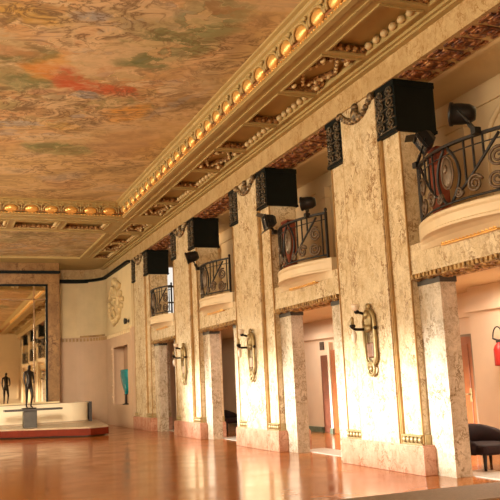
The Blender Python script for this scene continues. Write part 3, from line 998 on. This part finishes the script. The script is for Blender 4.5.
plabels = {0: 'nearest full marble pilaster in view, right of picture, with the largest sconce on its shaft',
           1: 'second marble pilaster from the right, between the two balconies holding stage lamps',
           2: 'third marble pilaster from the right, with a small sconce and pink plinth',
           3: 'farthest marble pilaster, next to the niche with the teal piece',
           -1: 'marble pilaster just outside the right edge, bearing on the nearest balcony',
           -2: 'marble pilaster level with the camera, seen only in the mirror',
           -3: 'marble pilaster behind the camera at the back wall'}
proto = make_pilaster()
proto['label'] = plabels[0]
for k in (1, 2, 3, -1, -2, -3):
    pc = dup(proto, (0, YC0 + BAY * k, 0), plabels[k])
    if k == 3:      # the farthest one ends against the wall: no doorway on its far side
        for c in list(pc.children):
            if c.name.startswith('door_jamb') and sum(v.co.y for v in c.data.vertices) > 0:
                for g in list(c.children):
                    bpy.data.objects.remove(g)
                bpy.data.objects.remove(c)

# ------------------------------------------------------------------ balconies
def bow(s, half, sag, x0=7.1):
    return x0 - sag * (1 - (s / half) ** 2)


def make_balcony():
    root = empty('balcony', (0, 9.2, 0), '', 'balcony', 'bowed balconies between the pilasters')
    N = 24
    half = 1.28
    # stone slab with a moulded rim and a coved underside
    secs = []
    for i in range(N + 1):
        s = -half + 2 * half * i / N
        X = lambda g: bow(s, half, 0.36 + g)
        secs.append([(7.6, s, 3.86), (X(0.0), s, 3.86), (X(0.03), s, 3.84), (X(0.03), s, 3.80), (X(0.0), s, 3.77), (X(-0.01), s, 3.66),
                     (X(0.03), s, 3.64), (X(0.03), s, 3.605), (X(-0.10), s, 3.585), (X(-0.20), s, 3.54), (X(-0.30), s, 3.46), (7.6, s, 3.46)])
    m = MB(); m.sweep(secs); m.build('slab', 'stone', root)
    m = MB()
    for i in range(15):
        s = -0.6 + 1.2 * i / 14
        m.blob((7.07, s, 3.475), 0.05, 0.05, 0.035, 8, 6)
    m.box(7.04, 7.12, -0.65, 0.65, 3.435, 3.455)
    m.build('corbel_moulding', 'gold', root)
    # wrought iron railing
    hr = 1.16
    P = lambda s, z: Vector((bow(s, hr, 0.31) + 0.0, s, z))
    zb, zt = 3.93, 4.77
    ss = [-hr + 2 * hr * i / 28 for i in range(29)]
    m = MB(); m.sweep([[P(s, zt) + Vector(d) for d in ((-.03, 0, -.02), (.03, 0, -.02), (.03, 0, .02), (-.03, 0, .02))] for s in ss])
    m.build('top_rail', 'iron', root)
    m = MB(); m.tube([P(s, zb) for s in ss], 0.018, 6)
    m.tube([P(s, 4.64) for s in ss], 0.010, 6); m.build('bottom_rail', 'iron', root)
    for s in (-hr, hr):
        m = MB(); m.bar(P(s, 3.85), P(s, 4.79), 0.045, 0.045); m.blob(P(s, 4.83), 0.035, 0.035, 0.045, 8, 6); m.build('post', 'iron', root)
    m = MB(); q = P(0, 4.38)
    m.blob(q, 0.035, 0.12, 0.22, 12, 8); m.torus(q, 0.135, 0.018, 'X', 1.0, 1.75, 22, 6)
    m.blob(q + Vector((-0.03, 0, 0.05)), 0.03, 0.05, 0.07, 8, 6)
    m.build('medallion', 'scroll_iron', root)
    for sg in (-1, 1):
        m = MB()
        m.tube([P(sg * (0.06 + 0.20 * math.sin(PI * min(1, t / 13)) ** 0.8), zb + (zt - zb) * t / 14) for t in range(15)], 0.024, 6)
        m.build('lyre_bar', 'iron', root)
        dz = lambda c: zb + 0.14 + 0.58 * max(0, (c - 0.28) / 0.60) ** 1.2
        m = MB(); m.tube([P(sg * (0.28 + 0.66 * t / 10), dz(0.28 + 0.66 * t / 10)) for t in range(11)], 0.022, 6); m.build('sweep_bar', 'iron', root)
        for c in (0.38, 0.54, 0.70):
            m = MB(); m.bar(P(sg * c, dz(c)), P(sg * c, zt), 0.024, 0.024); m.build('picket', 'iron', root)
        m = MB(); m.bar(P(sg * 1.06, zb), P(sg * 1.06, zt), 0.022, 0.022); m.build('picket', 'iron', root)
        for (s0, z0, r0, dr, ph) in ((0.52, 4.10, 0.13, 1, 0.3), (0.86, 4.09, 0.14, -1, 0.3), (0.90, 4.39, 0.14, 1, 1.2), (0.22, 4.05, 0.08, -1, 0.0)):
            m = MB()
            pts, rr = [], []
            for i in range(34):
                t = i / 33
                a = ph + dr * t * 4.2 * PI
                r = r0 * (1 - 0.86 * t)
                pts.append(P(sg * (s0 + r * math.cos(a)), z0 + r * math.sin(a))); rr.append(0.024 - 0.008 * t)
            m.tube(pts, rr, 6)
            m.build('scroll', 'scroll_iron', root)
    return root


blabels = {0: 'largest bowed balcony, cut by the right edge, with wrought iron scrolls',
           1: 'second bowed balcony from the right, with two stage lamps clamped to its iron railing',
           2: 'third bowed balcony from the right, with one small stage lamp at its left end',
           3: 'farthest and smallest bowed balcony, beside the last pilaster, without any lamp',
           -1: 'bowed balcony outside the right edge, seen only in the mirror',
           -2: 'bowed balcony behind the camera near the back wall'}
bproto = make_balcony()
bproto['label'] = blabels[0]
for k in (1, 2, 3, -1, -2):
    dup(bproto, (0, 9.2 + BAY * k, 0), blabels[k])

# ------------------------------------------------------------------ wall sconces
def make_sconce():
    root = empty('sconce', (7.0, YC0, 2.2), '', 'wall lamp', 'bronze sconces on the pilaster shafts')
    m = MB()
    def stadium(x, r, h, rad):
        pts = [(x, r * math.cos(a), h + r * math.sin(a)) for a in [PI * i / 10 for i in range(11)]]
        pts += [(x, r * math.cos(a), -h + r * math.sin(a)) for a in [PI + PI * i / 10 for i in range(11)]]
        m.tube(pts + [pts[0]], rad, 8)
    stadium(-0.05, 0.175, 0.30, 0.034)
    stadium(-0.04, 0.115, 0.30, 0.016)
    m.bar((0.0, 0, -0.3), (-0.05, 0, -0.3), 0.05, 0.05); m.bar((0.0, 0, 0.3), (-0.05, 0, 0.3), 0.05, 0.05)
    m.blob((-0.05, 0, 0.54), 0.045, 0.06, 0.06, 10, 8)
    m.build('frame', 'brass', root)
    m = MB()
    m.blob((-0.06, 0, 0.30), 0.05, 0.12, 0.17, 12, 8); m.blob((-0.09, 0, 0.40), 0.05, 0.07, 0.08, 10, 8)
    m.blob((-0.08, 0.0, 0.16), 0.06, 0.13, 0.07, 10, 8)
    m.build('figure', 'brass', root)
    m = MB(); m.box(-0.07, -0.02, -0.11, 0.11, -0.34, -0.08, 0.02); m.build('lower_plate', 'amber', root)
    m = MB()
    m.torus((-0.06, 0, -0.53), 0.10, 0.028, 'X', 1.1, 1.1, 18, 6); m.blob((-0.06, 0, -0.53), 0.04, 0.05, 0.05, 8, 6)
    m.build('scroll', 'brass', root)
    # crossing arm with candle cup
    m = MB()
    m.tube([(-0.04, -0.2, 0.16), (-0.06, 0.0, 0.16), (-0.10, 0.05, 0.15), (-0.28, 0.06, 0.15), (-0.34, 0.06, 0.18)], 0.026, 8)
    m.blob((-0.05, -0.2, 0.16), 0.035, 0.045, 0.035, 8, 6)
    m.lathe([(0.02, 0.16), (0.055, 0.20), (0.05, 0.23), (0.02, 0.24)], (-0.34, 0.06, 0), n=14)
    arm = m.build('arm', 'bronze', root)
    m = MB(); m.lathe([(0.028, 0.23), (0.028, 0.34), (0.012, 0.37)], (-0.34, 0.06, 0), n=12); m.build('candle', 'brass', arm)
    # upper arm with a white glass shade
    m = MB()
    m.tube([(-0.05, 0.02, 0.38), (-0.12, 0.05, 0.42), (-0.22, 0.06, 0.45)], 0.024, 8)
    m.lathe([(0.03, 0.42), (0.05, 0.45), (0.04, 0.48)], (-0.24, 0.06, 0), n=14)
    arm = m.build('arm', 'bronze', root)
    m = MB()
    m.lathe([(0.03, 0.47), (0.06, 0.50), (0.075, 0.56), (0.065, 0.585), (0.01, 0.585)], (-0.26, 0.06, 0), n=16)
    m.build('glass_shade', 'shade', arm)
    # pendant glass under the lower arm
    m = MB(); m.lathe([(0.005, -0.10), (0.04, -0.04), (0.05, 0.06), (0.02, 0.13)], (-0.32, 0.06, 0), n=14); m.build('pendant', 'shade', root)
    return root


slabels = {0: 'largest brass wall sconce with candle arms, on the nearest pilaster',
           1: 'middle-sized brass wall sconce on the second pilaster from the right',
           2: 'small brass wall sconce on the third pilaster from the right',
           3: 'tiny brass wall sconce on the farthest pilaster',
           -1: 'brass wall sconce outside the right edge of the picture',
           -2: 'brass wall sconce behind the camera'}
sproto = make_sconce()
sproto['label'] = slabels[0]
for k in (1, 2):
    dup(sproto, (7.0, YC0 + BAY * k, 2.2), slabels[k])

# ------------------------------------------------------------------ stage lamps
def can_lamp(loc, aim, foot, label, size=1.0):
    """theatre spotlight: conical can, open rim with lens, yoke and clamp; foot is where it is clamped"""
    root = empty('stage_lamp', loc, label, 'stage lamp', 'stage lamps on the balconies')
    d = (Vector(aim) - Vector(loc)).normalized()
    q = d.to_track_quat('Z', 'Y').to_matrix()
    S = size
    m = MB()
    m.lathe([(0.02 * S, -0.24 * S), (0.10 * S, -0.23 * S), (0.15 * S, -0.14 * S), (0.165 * S, -0.02 * S), (0.165 * S, 0.10 * S), (0.185 * S, 0.11 * S),
             (0.185 * S, 0.15 * S), (0.155 * S, 0.15 * S), (0.15 * S, 0.06 * S)], n=20, mat=q)
    m.build('housing', 'lamp_black', root)
    m = MB(); m.lathe([(0.0, 0.07 * S), (0.148 * S, 0.07 * S), (0.148 * S, 0.085 * S), (0.0, 0.11 * S)], n=18, mat=q); m.build('lens', 'lens', root)
    side_ = d.cross(Vector((0, 0, 1))).normalized()
    f = Vector(foot) - Vector(loc)
    m = MB()
    for s in (-1, 1):
        a = side_ * (0.18 * S * s)
        m.bar(a, a * 0.95 + f * 0.6, 0.03, 0.02)
    m.bar(side_ * (-0.18 * S) + f * 0.6, side_ * (0.18 * S) + f * 0.6, 0.03, 0.02)
    m.build('yoke', 'lamp_black', root)
    m = MB(); m.bar(f * 0.58, f, 0.05, 0.05); m.box(f.x - .05, f.x + .05, f.y - .05, f.y + .05, f.z - .04, f.z + .05)
    m.build('clamp', 'lamp_black', root)
    return root


def flood_lamp(loc, aim, foot, label, size=1.0):
    """box floodlight with flared front and four barn doors"""
    root = empty('flood_lamp', loc, label, 'flood lamp', 'flood lamps on the balconies')
    d = (Vector(aim) - Vector(loc)).normalized()
    x = d.cross(Vector((0, 0, 1))).normalized(); y = x.cross(d)
    S = size

    def L(a, b, c):
        return x * (a * S) + y * (b * S) + d * (c * S)
    m = MB()
    secs = [[L(-w_, -h, t), L(w_, -h, t), L(w_, h, t), L(-w_, h, t)] for w_, h, t in
            ((0.10, 0.07, -0.16), (0.16, 0.11, -0.10), (0.20, 0.135, 0.04), (0.215, 0.15, 0.05), (0.215, 0.15, 0.09), (0.19, 0.125, 0.09), (0.18, 0.12, 0.04))]
    m.sweep(secs); m.build('housing', 'lamp_black', root)
    m = MB(); m.sweep([[L(-.18, -.12, t), L(.18, -.12, t), L(.18, .12, t), L(-.18, .12, t)] for t in (0.045, 0.055)]); m.build('lens', 'lens', root)
    for s in (-1, 1):
        m = MB(); m.sweep([[L(-.19, s * .15, .09), L(.19, s * .15, .09), L(.17, s * .21, .20), L(-.17, s * .21, .20)],
                           [L(-.19, s * .158, .09), L(.19, s * .158, .09), L(.17, s * .218, .20), L(-.17, s * .218, .20)]]); m.build('barn_door', 'lamp_black', root)
    f = Vector(foot) - Vector(loc)
    m = MB()
    m.bar(L(-.23, 0, 0), f * 0.6, 0.025, 0.025); m.bar(L(.23, 0, 0), f * 0.6, 0.025, 0.025)
    m.build('yoke', 'lamp_black', root)
    m = MB(); m.bar(f * 0.55, f, 0.04, 0.04); m.box(f.x - .05, f.x + .05, f.y - .05, f.y + .05, f.z - .04, f.z + .05)
    m.build('clamp', 'lamp_black', root)
    return root


can_lamp((6.80, 8.80, 5.13), (5.0, 10.6, 5.5), (6.82, 8.52, 4.79), 'large black stage lamp on the nearest balcony rail, aimed left', 0.92)
flood_lamp((7.0, 10.0, 5.10), (5.9, 10.6, 4.3), (7.02, 10.28, 4.80), 'black flood lamp hanging under the nearest dark capital, left end of the nearest balcony', 1.0)
flood_lamp((6.72, 15.65, 4.98), (4.6, 16.2, 4.6), (6.95, 15.86, 4.80), 'tilted black flood lamp at the left end of the second balcony', 1.05)
can_lamp((6.80, 13.85, 5.00), (5.3, 15.0, 4.9), (6.89, 14.05, 4.79), 'black stage lamp standing on the second balcony rail, near its right end', 0.78)
can_lamp((6.65, 21.15, 5.10), (5.2, 21.7, 4.7), (6.9, 21.35, 4.80), 'small black stage lamp at the left end of the third balcony', 0.95)

# rust red boxes behind two of the railings
def red_box(loc, label, sx, sy, sz):
    root = empty('equipment_box', loc, label, 'box', 'rust red boxes on the balconies')
    m = MB(); m.box(-sx, sx, -sy, sy, 0, sz, 0.02); m.build('body', 'rust_cloth', root)
    m = MB(); m.box(-sx - .01, sx + .01, -sy - .01, sy + .01, sz, sz + 0.05, 0.01); m.build('lid', 'rust_cloth', root)
    return root


red_box((7.34, 15.95, 3.86), 'rust red box behind the left end of the second balcony railing', 0.10, 0.17, 1.18)
red_box((7.34, 10.16, 3.86), 'rust red box behind the left end of the nearest balcony railing', 0.10, 0.12, 1.16)

# ------------------------------------------------------------------ mirror wall at the hall end
m = MB()
m.box(-6.0, 4.79, Y_MIR + 0.02, Y_END, 0.0, 6.53)
m.box(-6.0, 4.79, Y_MIR - 0.02, Y_END - .12, 6.532, ZS)
m.build('wall_mirror_breast', 'marble_brown', struct=True)
m = MB(); m.box(-6.0, 4.83, Y_MIR - 0.12, Y_MIR, 6.45, 6.56); m.build('trim_22', 'black', struct=True)
root = empty('framed_mirror', (0, Y_MIR, 1.11), 'tall mirror in a brown marble frame filling the end wall', 'mirror')
m = MB(); m.box(-5.0, 4.30, -0.03, 0.0, 0.0, 4.86); m.build('glass', 'mirror', root)
m = MB()
m.box(4.30, 4.79, -0.08, 0.0, 0.0, 5.30); m.box(-5.5, 4.30, -0.08, 0.0, 4.88, 5.30)
m.build('frame', 'marble_brown', root)
m = MB(); m.box(4.22, 4.30, -0.11, -0.03, 0.0, 4.88); m.box(-5.5, 4.30, -0.11, -0.03, 4.80, 4.88)
m.build('inner_moulding', 'black', root)
for (a, b, c, d) in ((3.72, 3.77, 0.0, 4.8), (-5, 4.22, 4.22, 4.26), (0.0, 0.05, 0.0, 4.8)):
    m = MB(); m.box(a, b, -0.05, -0.03, c, d); m.build('glazing_bar', 'marble_brown', root)
m = MB(); m.box(-5.5, 4.77, -0.14, 0.0, -0.07, 0.0); m.build('sill', 'plaster_panel', root)

# stage platform
root = empty('stage_platform', (0, 0, 0), 'low stage platform with a red lacquered front edge', 'platform')
poly = [(-6.0, 31.0), (-1.5, 30.6), (2.03, 28.65), (4.75, 26.75), (5.42, 27.1), (6.1, 32.9), (-6.0, 32.9)]
poly_in = [(-5.9, 31.2), (-1.4, 30.8), (2.1, 28.9), (4.72, 27.0), (5.25, 27.3), (5.9, 32.9), (-5.9, 32.9)]
m = MB(); m.prism(poly, 'Z', 0.05, 0.27); m.build('red_front', 'redwood', root)
m = MB(); m.prism(poly, 'Z', 0.27, 0.32); m.build('deck', 'stage_top', root)
m = MB(); m.prism(poly_in, 'Z', 0.0, 0.05); m.build('base', 'darkslab', root)

# curved counter
root = empty('curved_counter', (0, 0, 0.32), 'ivory curved counter on the red stage below the mirror', 'counter')
path = []
for i in range(7):
    path.append((-4.0 + i * 1.45, 30.9))
for i in range(1, 13):
    a = -PI / 2 + (PI / 2) * i / 12
    path.append((4.72 + 0.8 * math.cos(a), 31.7 + 0.8 * math.sin(a)))
path.append((5.52, 32.6))


def offset(path, d):
    out = []
    for i, p in enumerate(path):
        a = Vector(path[max(i - 1, 0)]); b = Vector(path[min(i + 1, len(path) - 1)])
        t = (b - a).normalized()
        out.append((p[0] + t.y * d, p[1] - t.x * d))
    return out


def wall_strip(m, path, d0, d1, z0, z1):
    A, B = offset(path, d0), offset(path, d1)
    m.sweep([[(a[0], a[1], z0), (b[0], b[1], z0), (b[0], b[1], z1), (a[0], a[1], z1)] for a, b in zip(A, B)])


m = MB(); wall_strip(m, path, -0.1, 0.0, 0.0, 0.69); m.build('front', 'counter', root, smooth=False)
m = MB(); wall_strip(m, path, -0.35, 0.05, 0.69, 0.74); m.build('top', 'counter', root)
m = MB(); m.box(5.54, 5.66, 31.5, 32.4, 0.0, 0.75); m.build('end_panel', 'darkslab', root)
m = MB(); wall_strip(m, path, -0.02, 0.03, 0.0, 0.07); m.build('kick_strip', 'stage_top', root)

# display table with bronze figure
TXC, TYC = 3.05, 29.0
root = empty('display_table', (TXC, TYC, 0.32), 'dark thin-topped table on a grey block in front of the curved counter', 'table')
m = MB(); m.box(-0.86, 1.08, -0.35, 0.35, 0.575, 0.64, 0.01); m.build('table_top', 'darkslab', root)
m = MB(); m.box(-0.22, 0.22, -0.25, 0.25, 0.0, 0.575, 0.01); m.build('block', 'pedestal', root)


def skin_figure(name, loc, verts, edges, radii, mat, parent=None, rz=0.0):
    me = bpy.data.meshes.new(name)
    me.from_pydata(verts, edges, [])
    o = bpy.data.objects.new(name, me)
    COL.objects.link(o)
    o.location = loc
    o.rotation_euler = (0, 0, rz)
    md = o.modifiers.new('skin', 'SKIN')
    md.use_smooth_shade = True
    for i, r in enumerate(radii):
        me.skin_vertices[0].data[i].radius = (r, r)
    me.skin_vertices[0].data[0].use_root = True
    s = o.modifiers.new('subd', 'SUBSURF')
    s.levels = 2; s.render_levels = 2
    me.materials.append(MAT[mat])
    if parent:
        o.parent = parent
    return o


V = [(0, 0, 0.86), (0.01, 0, 1.02), (0.02, 0.01, 1.20), (0.0, 0.01, 1.36), (0.0, 0.0, 1.44), (0.0, -0.03, 1.53), (0.01, -0.05, 1.63),      # pelvis..head
     (0.08, 0, 0.80), (0.10, -0.09, 0.47), (0.09, 0.02, 0.08), (0.10, -0.12, 0.035),          # right leg, bent
     (-0.08, 0, 0.80), (-0.075, 0.02, 0.45), (-0.08, 0.05, 0.08), (-0.10, -0.08, 0.035),       # left leg
     (0.17, 0.02, 1.33), (0.22, 0.06, 1.08), (0.15, -0.12, 0.96), (0.07, -0.19, 0.98),        # right arm, elbow out
     (-0.17, 0.02, 1.35), (-0.195, 0.0, 1.06), (-0.17, -0.07, 0.84), (-0.16, -0.09, 0.76)]
E_ = [(0, 1), (1, 2), (2, 3), (3, 4), (4, 5), (5, 6), (0, 7), (7, 8), (8, 9), (9, 10), (0, 11), (11, 12), (12, 13), (13, 14),
      (3, 15), (15, 16), (16, 17), (17, 18), (3, 19), (19, 20), (20, 21), (21, 22)]
Rr = [0.13, 0.11, 0.135, 0.10, 0.05, 0.085, 0.07, 0.095, 0.06, 0.036, 0.03, 0.095, 0.06, 0.036, 0.03, 0.062, 0.042, 0.03, 0.03, 0.062, 0.042, 0.03, 0.03]
V = [(x * 0.92, y * 0.92, z * 0.92) for x, y, z in V]
Rr = [r * 0.76 for r in Rr]
st = empty('bronze_statue', (3.02, TYC, 0.96), 'dark bronze standing figure on the thin-topped table', 'statue')
skin_figure('body', (0, 0, 0.02), V, E_, Rr, 'bronze', st, 0.35)
m = MB(); m.box(-0.24, 0.24, -0.2, 0.2, 0.0, 0.04, 0.01); m.build('base', 'bronze', st)

# teal piece in the niche of the right wall
t = empty('teal_sculpture', (7.12, 31.95, 0.86), 'curved teal shell-shaped piece on a dark stand in the niche', 'sculpture')
m = MB()
secs = []
for i in range(13):
    u = i / 12
    z = 0.40 + 1.0 * u
    half = 0.80 * (math.sin(0.5 * PI * min(1, u * 1.25)) ** 0.8) * (1 - 0.25 * max(0, u - 0.75) * 4 * 0.5)
    secs.append([(0.02 - 0.16 * math.cos(a) * (0.4 + 0.6 * u), half * math.sin(a) + 0.12 * u, z) for a in [(-PI / 2 + PI * j / 10) for j in range(11)]]
                + [(0.06 - 0.12 * math.cos(a) * (0.4 + 0.6 * u), half * 0.92 * math.sin(a) + 0.12 * u, z) for a in [(PI / 2 - PI * j / 10) for j in range(11)]])
m.sweep(secs); m.build('shell', 'teal', t, smooth=True)
m = MB(); m.lathe([(0.16, 0.0), (0.16, 0.03), (0.05, 0.06), (0.04, 0.38), (0.09, 0.42)], n=16); m.build('stand', 'darkwood', t)
# studded frame of the niche
m = MB()
m.box(6.92, 6.98, 33.45, 33.75, 0.86, 3.26); m.box(6.93, 6.98, 30.8, 33.75, 3.2, 3.30)
for i in range(11):
    m.blob((6.91, 33.6, 0.95 + i * 0.22), 0.03, 0.09, 0.06, 8, 6)
m.build('trim_23', 'pinkwall', struct=True)
k = empty('spotlight', (6.97, 30.55, 4.1), 'small dark round fitting on the panel beside the farthest pilaster', 'spotlight')
m = MB(); m.lathe([(0.03, 0.0), (0.03, 0.06), (0.10, 0.08), (0.12, 0.18), (0.09, 0.19), (0.02, 0.15)], n=14, mat=Matrix.Rotation(-PI / 2, 3, 'Y')); m.build('housing', 'lamp_black', k)
m = MB(); m.lathe([(0.01, 0.0), (0.07, 0.0), (0.07, 0.02), (0.01, 0.02)], n=14, mat=Matrix.Rotation(-PI / 2, 3, 'Y')); m.build('base', 'bronze', k)

# ------------------------------------------------------------------ lobby doors and objects
def wall_door(name, x, y0, y1, h, mat, frame=True, window=None, handle=None):
    """door leaf set in the lobby wall, its face at x"""
    m = MB(); m.box(x - 0.05, x, y0, y1, 0.01, h)
    m.box(x - 0.065, x - 0.05, y0 + .12, y1 - .12, 0.2, 0.95, 0.01); m.box(x - 0.065, x - 0.05, y0 + .12, y1 - .12, 1.1, h - .15, 0.01)
    d = m.build(name, mat, struct=True)
    if frame:
        m = MB()
        m.box(x - 0.07, x, y0 - 0.05, y0, 0, h + 0.05); m.box(x - 0.07, x, y1, y1 + 0.05, 0, h + 0.05); m.box(x - 0.07, x, y0, y1, h, h + 0.05)
        m.build('door_frame', 'frame', d)
    if window:
        m = MB(); m.box(x - 0.072, x - 0.05, window[0], window[1], window[2], window[3]); m.build('door_window', 'sign', d)
    if handle:
        m = MB(); m.box(x - 0.075, x - 0.05, handle - .035, handle + .035, 0.92, 1.2, 0.005)
        m.tube([(x - .06, handle, 1.08), (x - .12, handle, 1.08), (x - .12, handle + .1, 1.08)], 0.012, 8); m.build('door_handle', 'brass', d)
    return d


wall_door('door_1', 10.5, 13.86, 14.82, 2.28, 'door', True, None, 14.0)
wall_door('door_2', 10.5, 20.42, 20.98, 2.2, 'door_dark', False)
wall_door('door_3', 10.45, 19.38, 20.24, 2.32, 'door', False, (19.5, 19.85, 1.55, 2.05))
sg = MB().box(10.46, 10.5, 20.78, 21.02, 2.36, 2.6, 0.01).build('door_sign', 'sign')
tag(sg, 'small dark square sign on the lobby wall above the dark door', 'sign')

ex = empty('fire_extinguisher', (9.86, 12.26, 1.62), 'red fire extinguisher on the lobby wall at the right edge', 'fire extinguisher')
m = MB(); m.lathe([(0.02, 0.0), (0.095, 0.01), (0.10, 0.04), (0.10, 0.32), (0.07, 0.39), (0.035, 0.42), (0.03, 0.45)], n=20); m.build('cylinder', 'red', ex)
m = MB(); m.box(-.03, .03, -.03, .03, 0.44, 0.5); m.bar((0, 0, 0.49), (-0.02, 0.13, 0.53), 0.03, 0.02); m.build('valve', 'darkwood', ex)
m = MB(); m.tube([(0, .02, .48)] + [(0, 0.10 + 0.16 * math.cos(a) * 0.9 - 0.1, 0.52 + 0.22 * math.sin(a)) for a in [PI * j / 12 for j in range(0, 13)]] + [(0, -0.14, 0.25), (0, -0.13, 0.1)], 0.013, 8)
m.build('hose', 'darkwood', ex)
m = MB(); m.box(0.08, 0.14, -.04, .04, 0.2, 0.3); m.build('bracket', 'darkwood', ex)


def make_chair():
    root = empty('lobby_chair', (8.30, 10.85, 0), '', 'chair', 'dark chairs in the lobby')
    # low tub chair: deep seat, back curving down into the arm
    m = MB()
    prof = [(-0.42, 0.30), (0.42, 0.26), (0.42, 0.46), (0.30, 0.50), (-0.42, 0.50)]
    m.box(-0.36, 0.36, -0.40, 0.40, 0.24, 0.40, 0.05); m.build('seat', 'leather', root)
    m = MB()
    secs = []
    for i in range(17):
        a = -0.15 * PI + 1.3 * PI * i / 16
        ca, sa = math.cos(a), math.sin(a)
        h = 0.36 + 0.27 * max(0, math.sin(0.5 * PI + (a - PI / 2) * 0.75)) + 0.06
        secs.append([(0.36 * ca, 0.40 * sa, 0.24), (0.44 * ca, 0.48 * sa, 0.24), (0.46 * ca, 0.50 * sa, h - .03), (0.42 * ca, 0.46 * sa, h), (0.36 * ca, 0.40 * sa, h - .03)])
    m.sweep(secs); m.build('backrest', 'leather', root, smooth=True)
    for (x, y) in ((-0.33, -0.36), (0.33, -0.36), (-0.33, 0.36), (0.33, 0.36)):
        m = MB(); m.tube([(x, y, 0.26), (x * 1.05, y * 1.05, 0.0)], [0.035, 0.022], 8); m.build('leg', 'darkwood', root)
    return root


ch = make_chair()
ch['label'] = 'dark maroon low chair at the right edge, beside the fire extinguisher wall'
dup(ch, (8.9, 25.0, 0), 'dark low chair deep in the shadowed doorway of the third bay', 0.4)

# carpet at the lower right edge
rg = MB().box(-3.0, 7.9, 8.25, 9.35, 0.0, 0.02, 0.004).build('carpet_runner', 'rug')
tag(rg, 'grey brown carpet runner crossing the floor at the lower right edge', 'carpet')
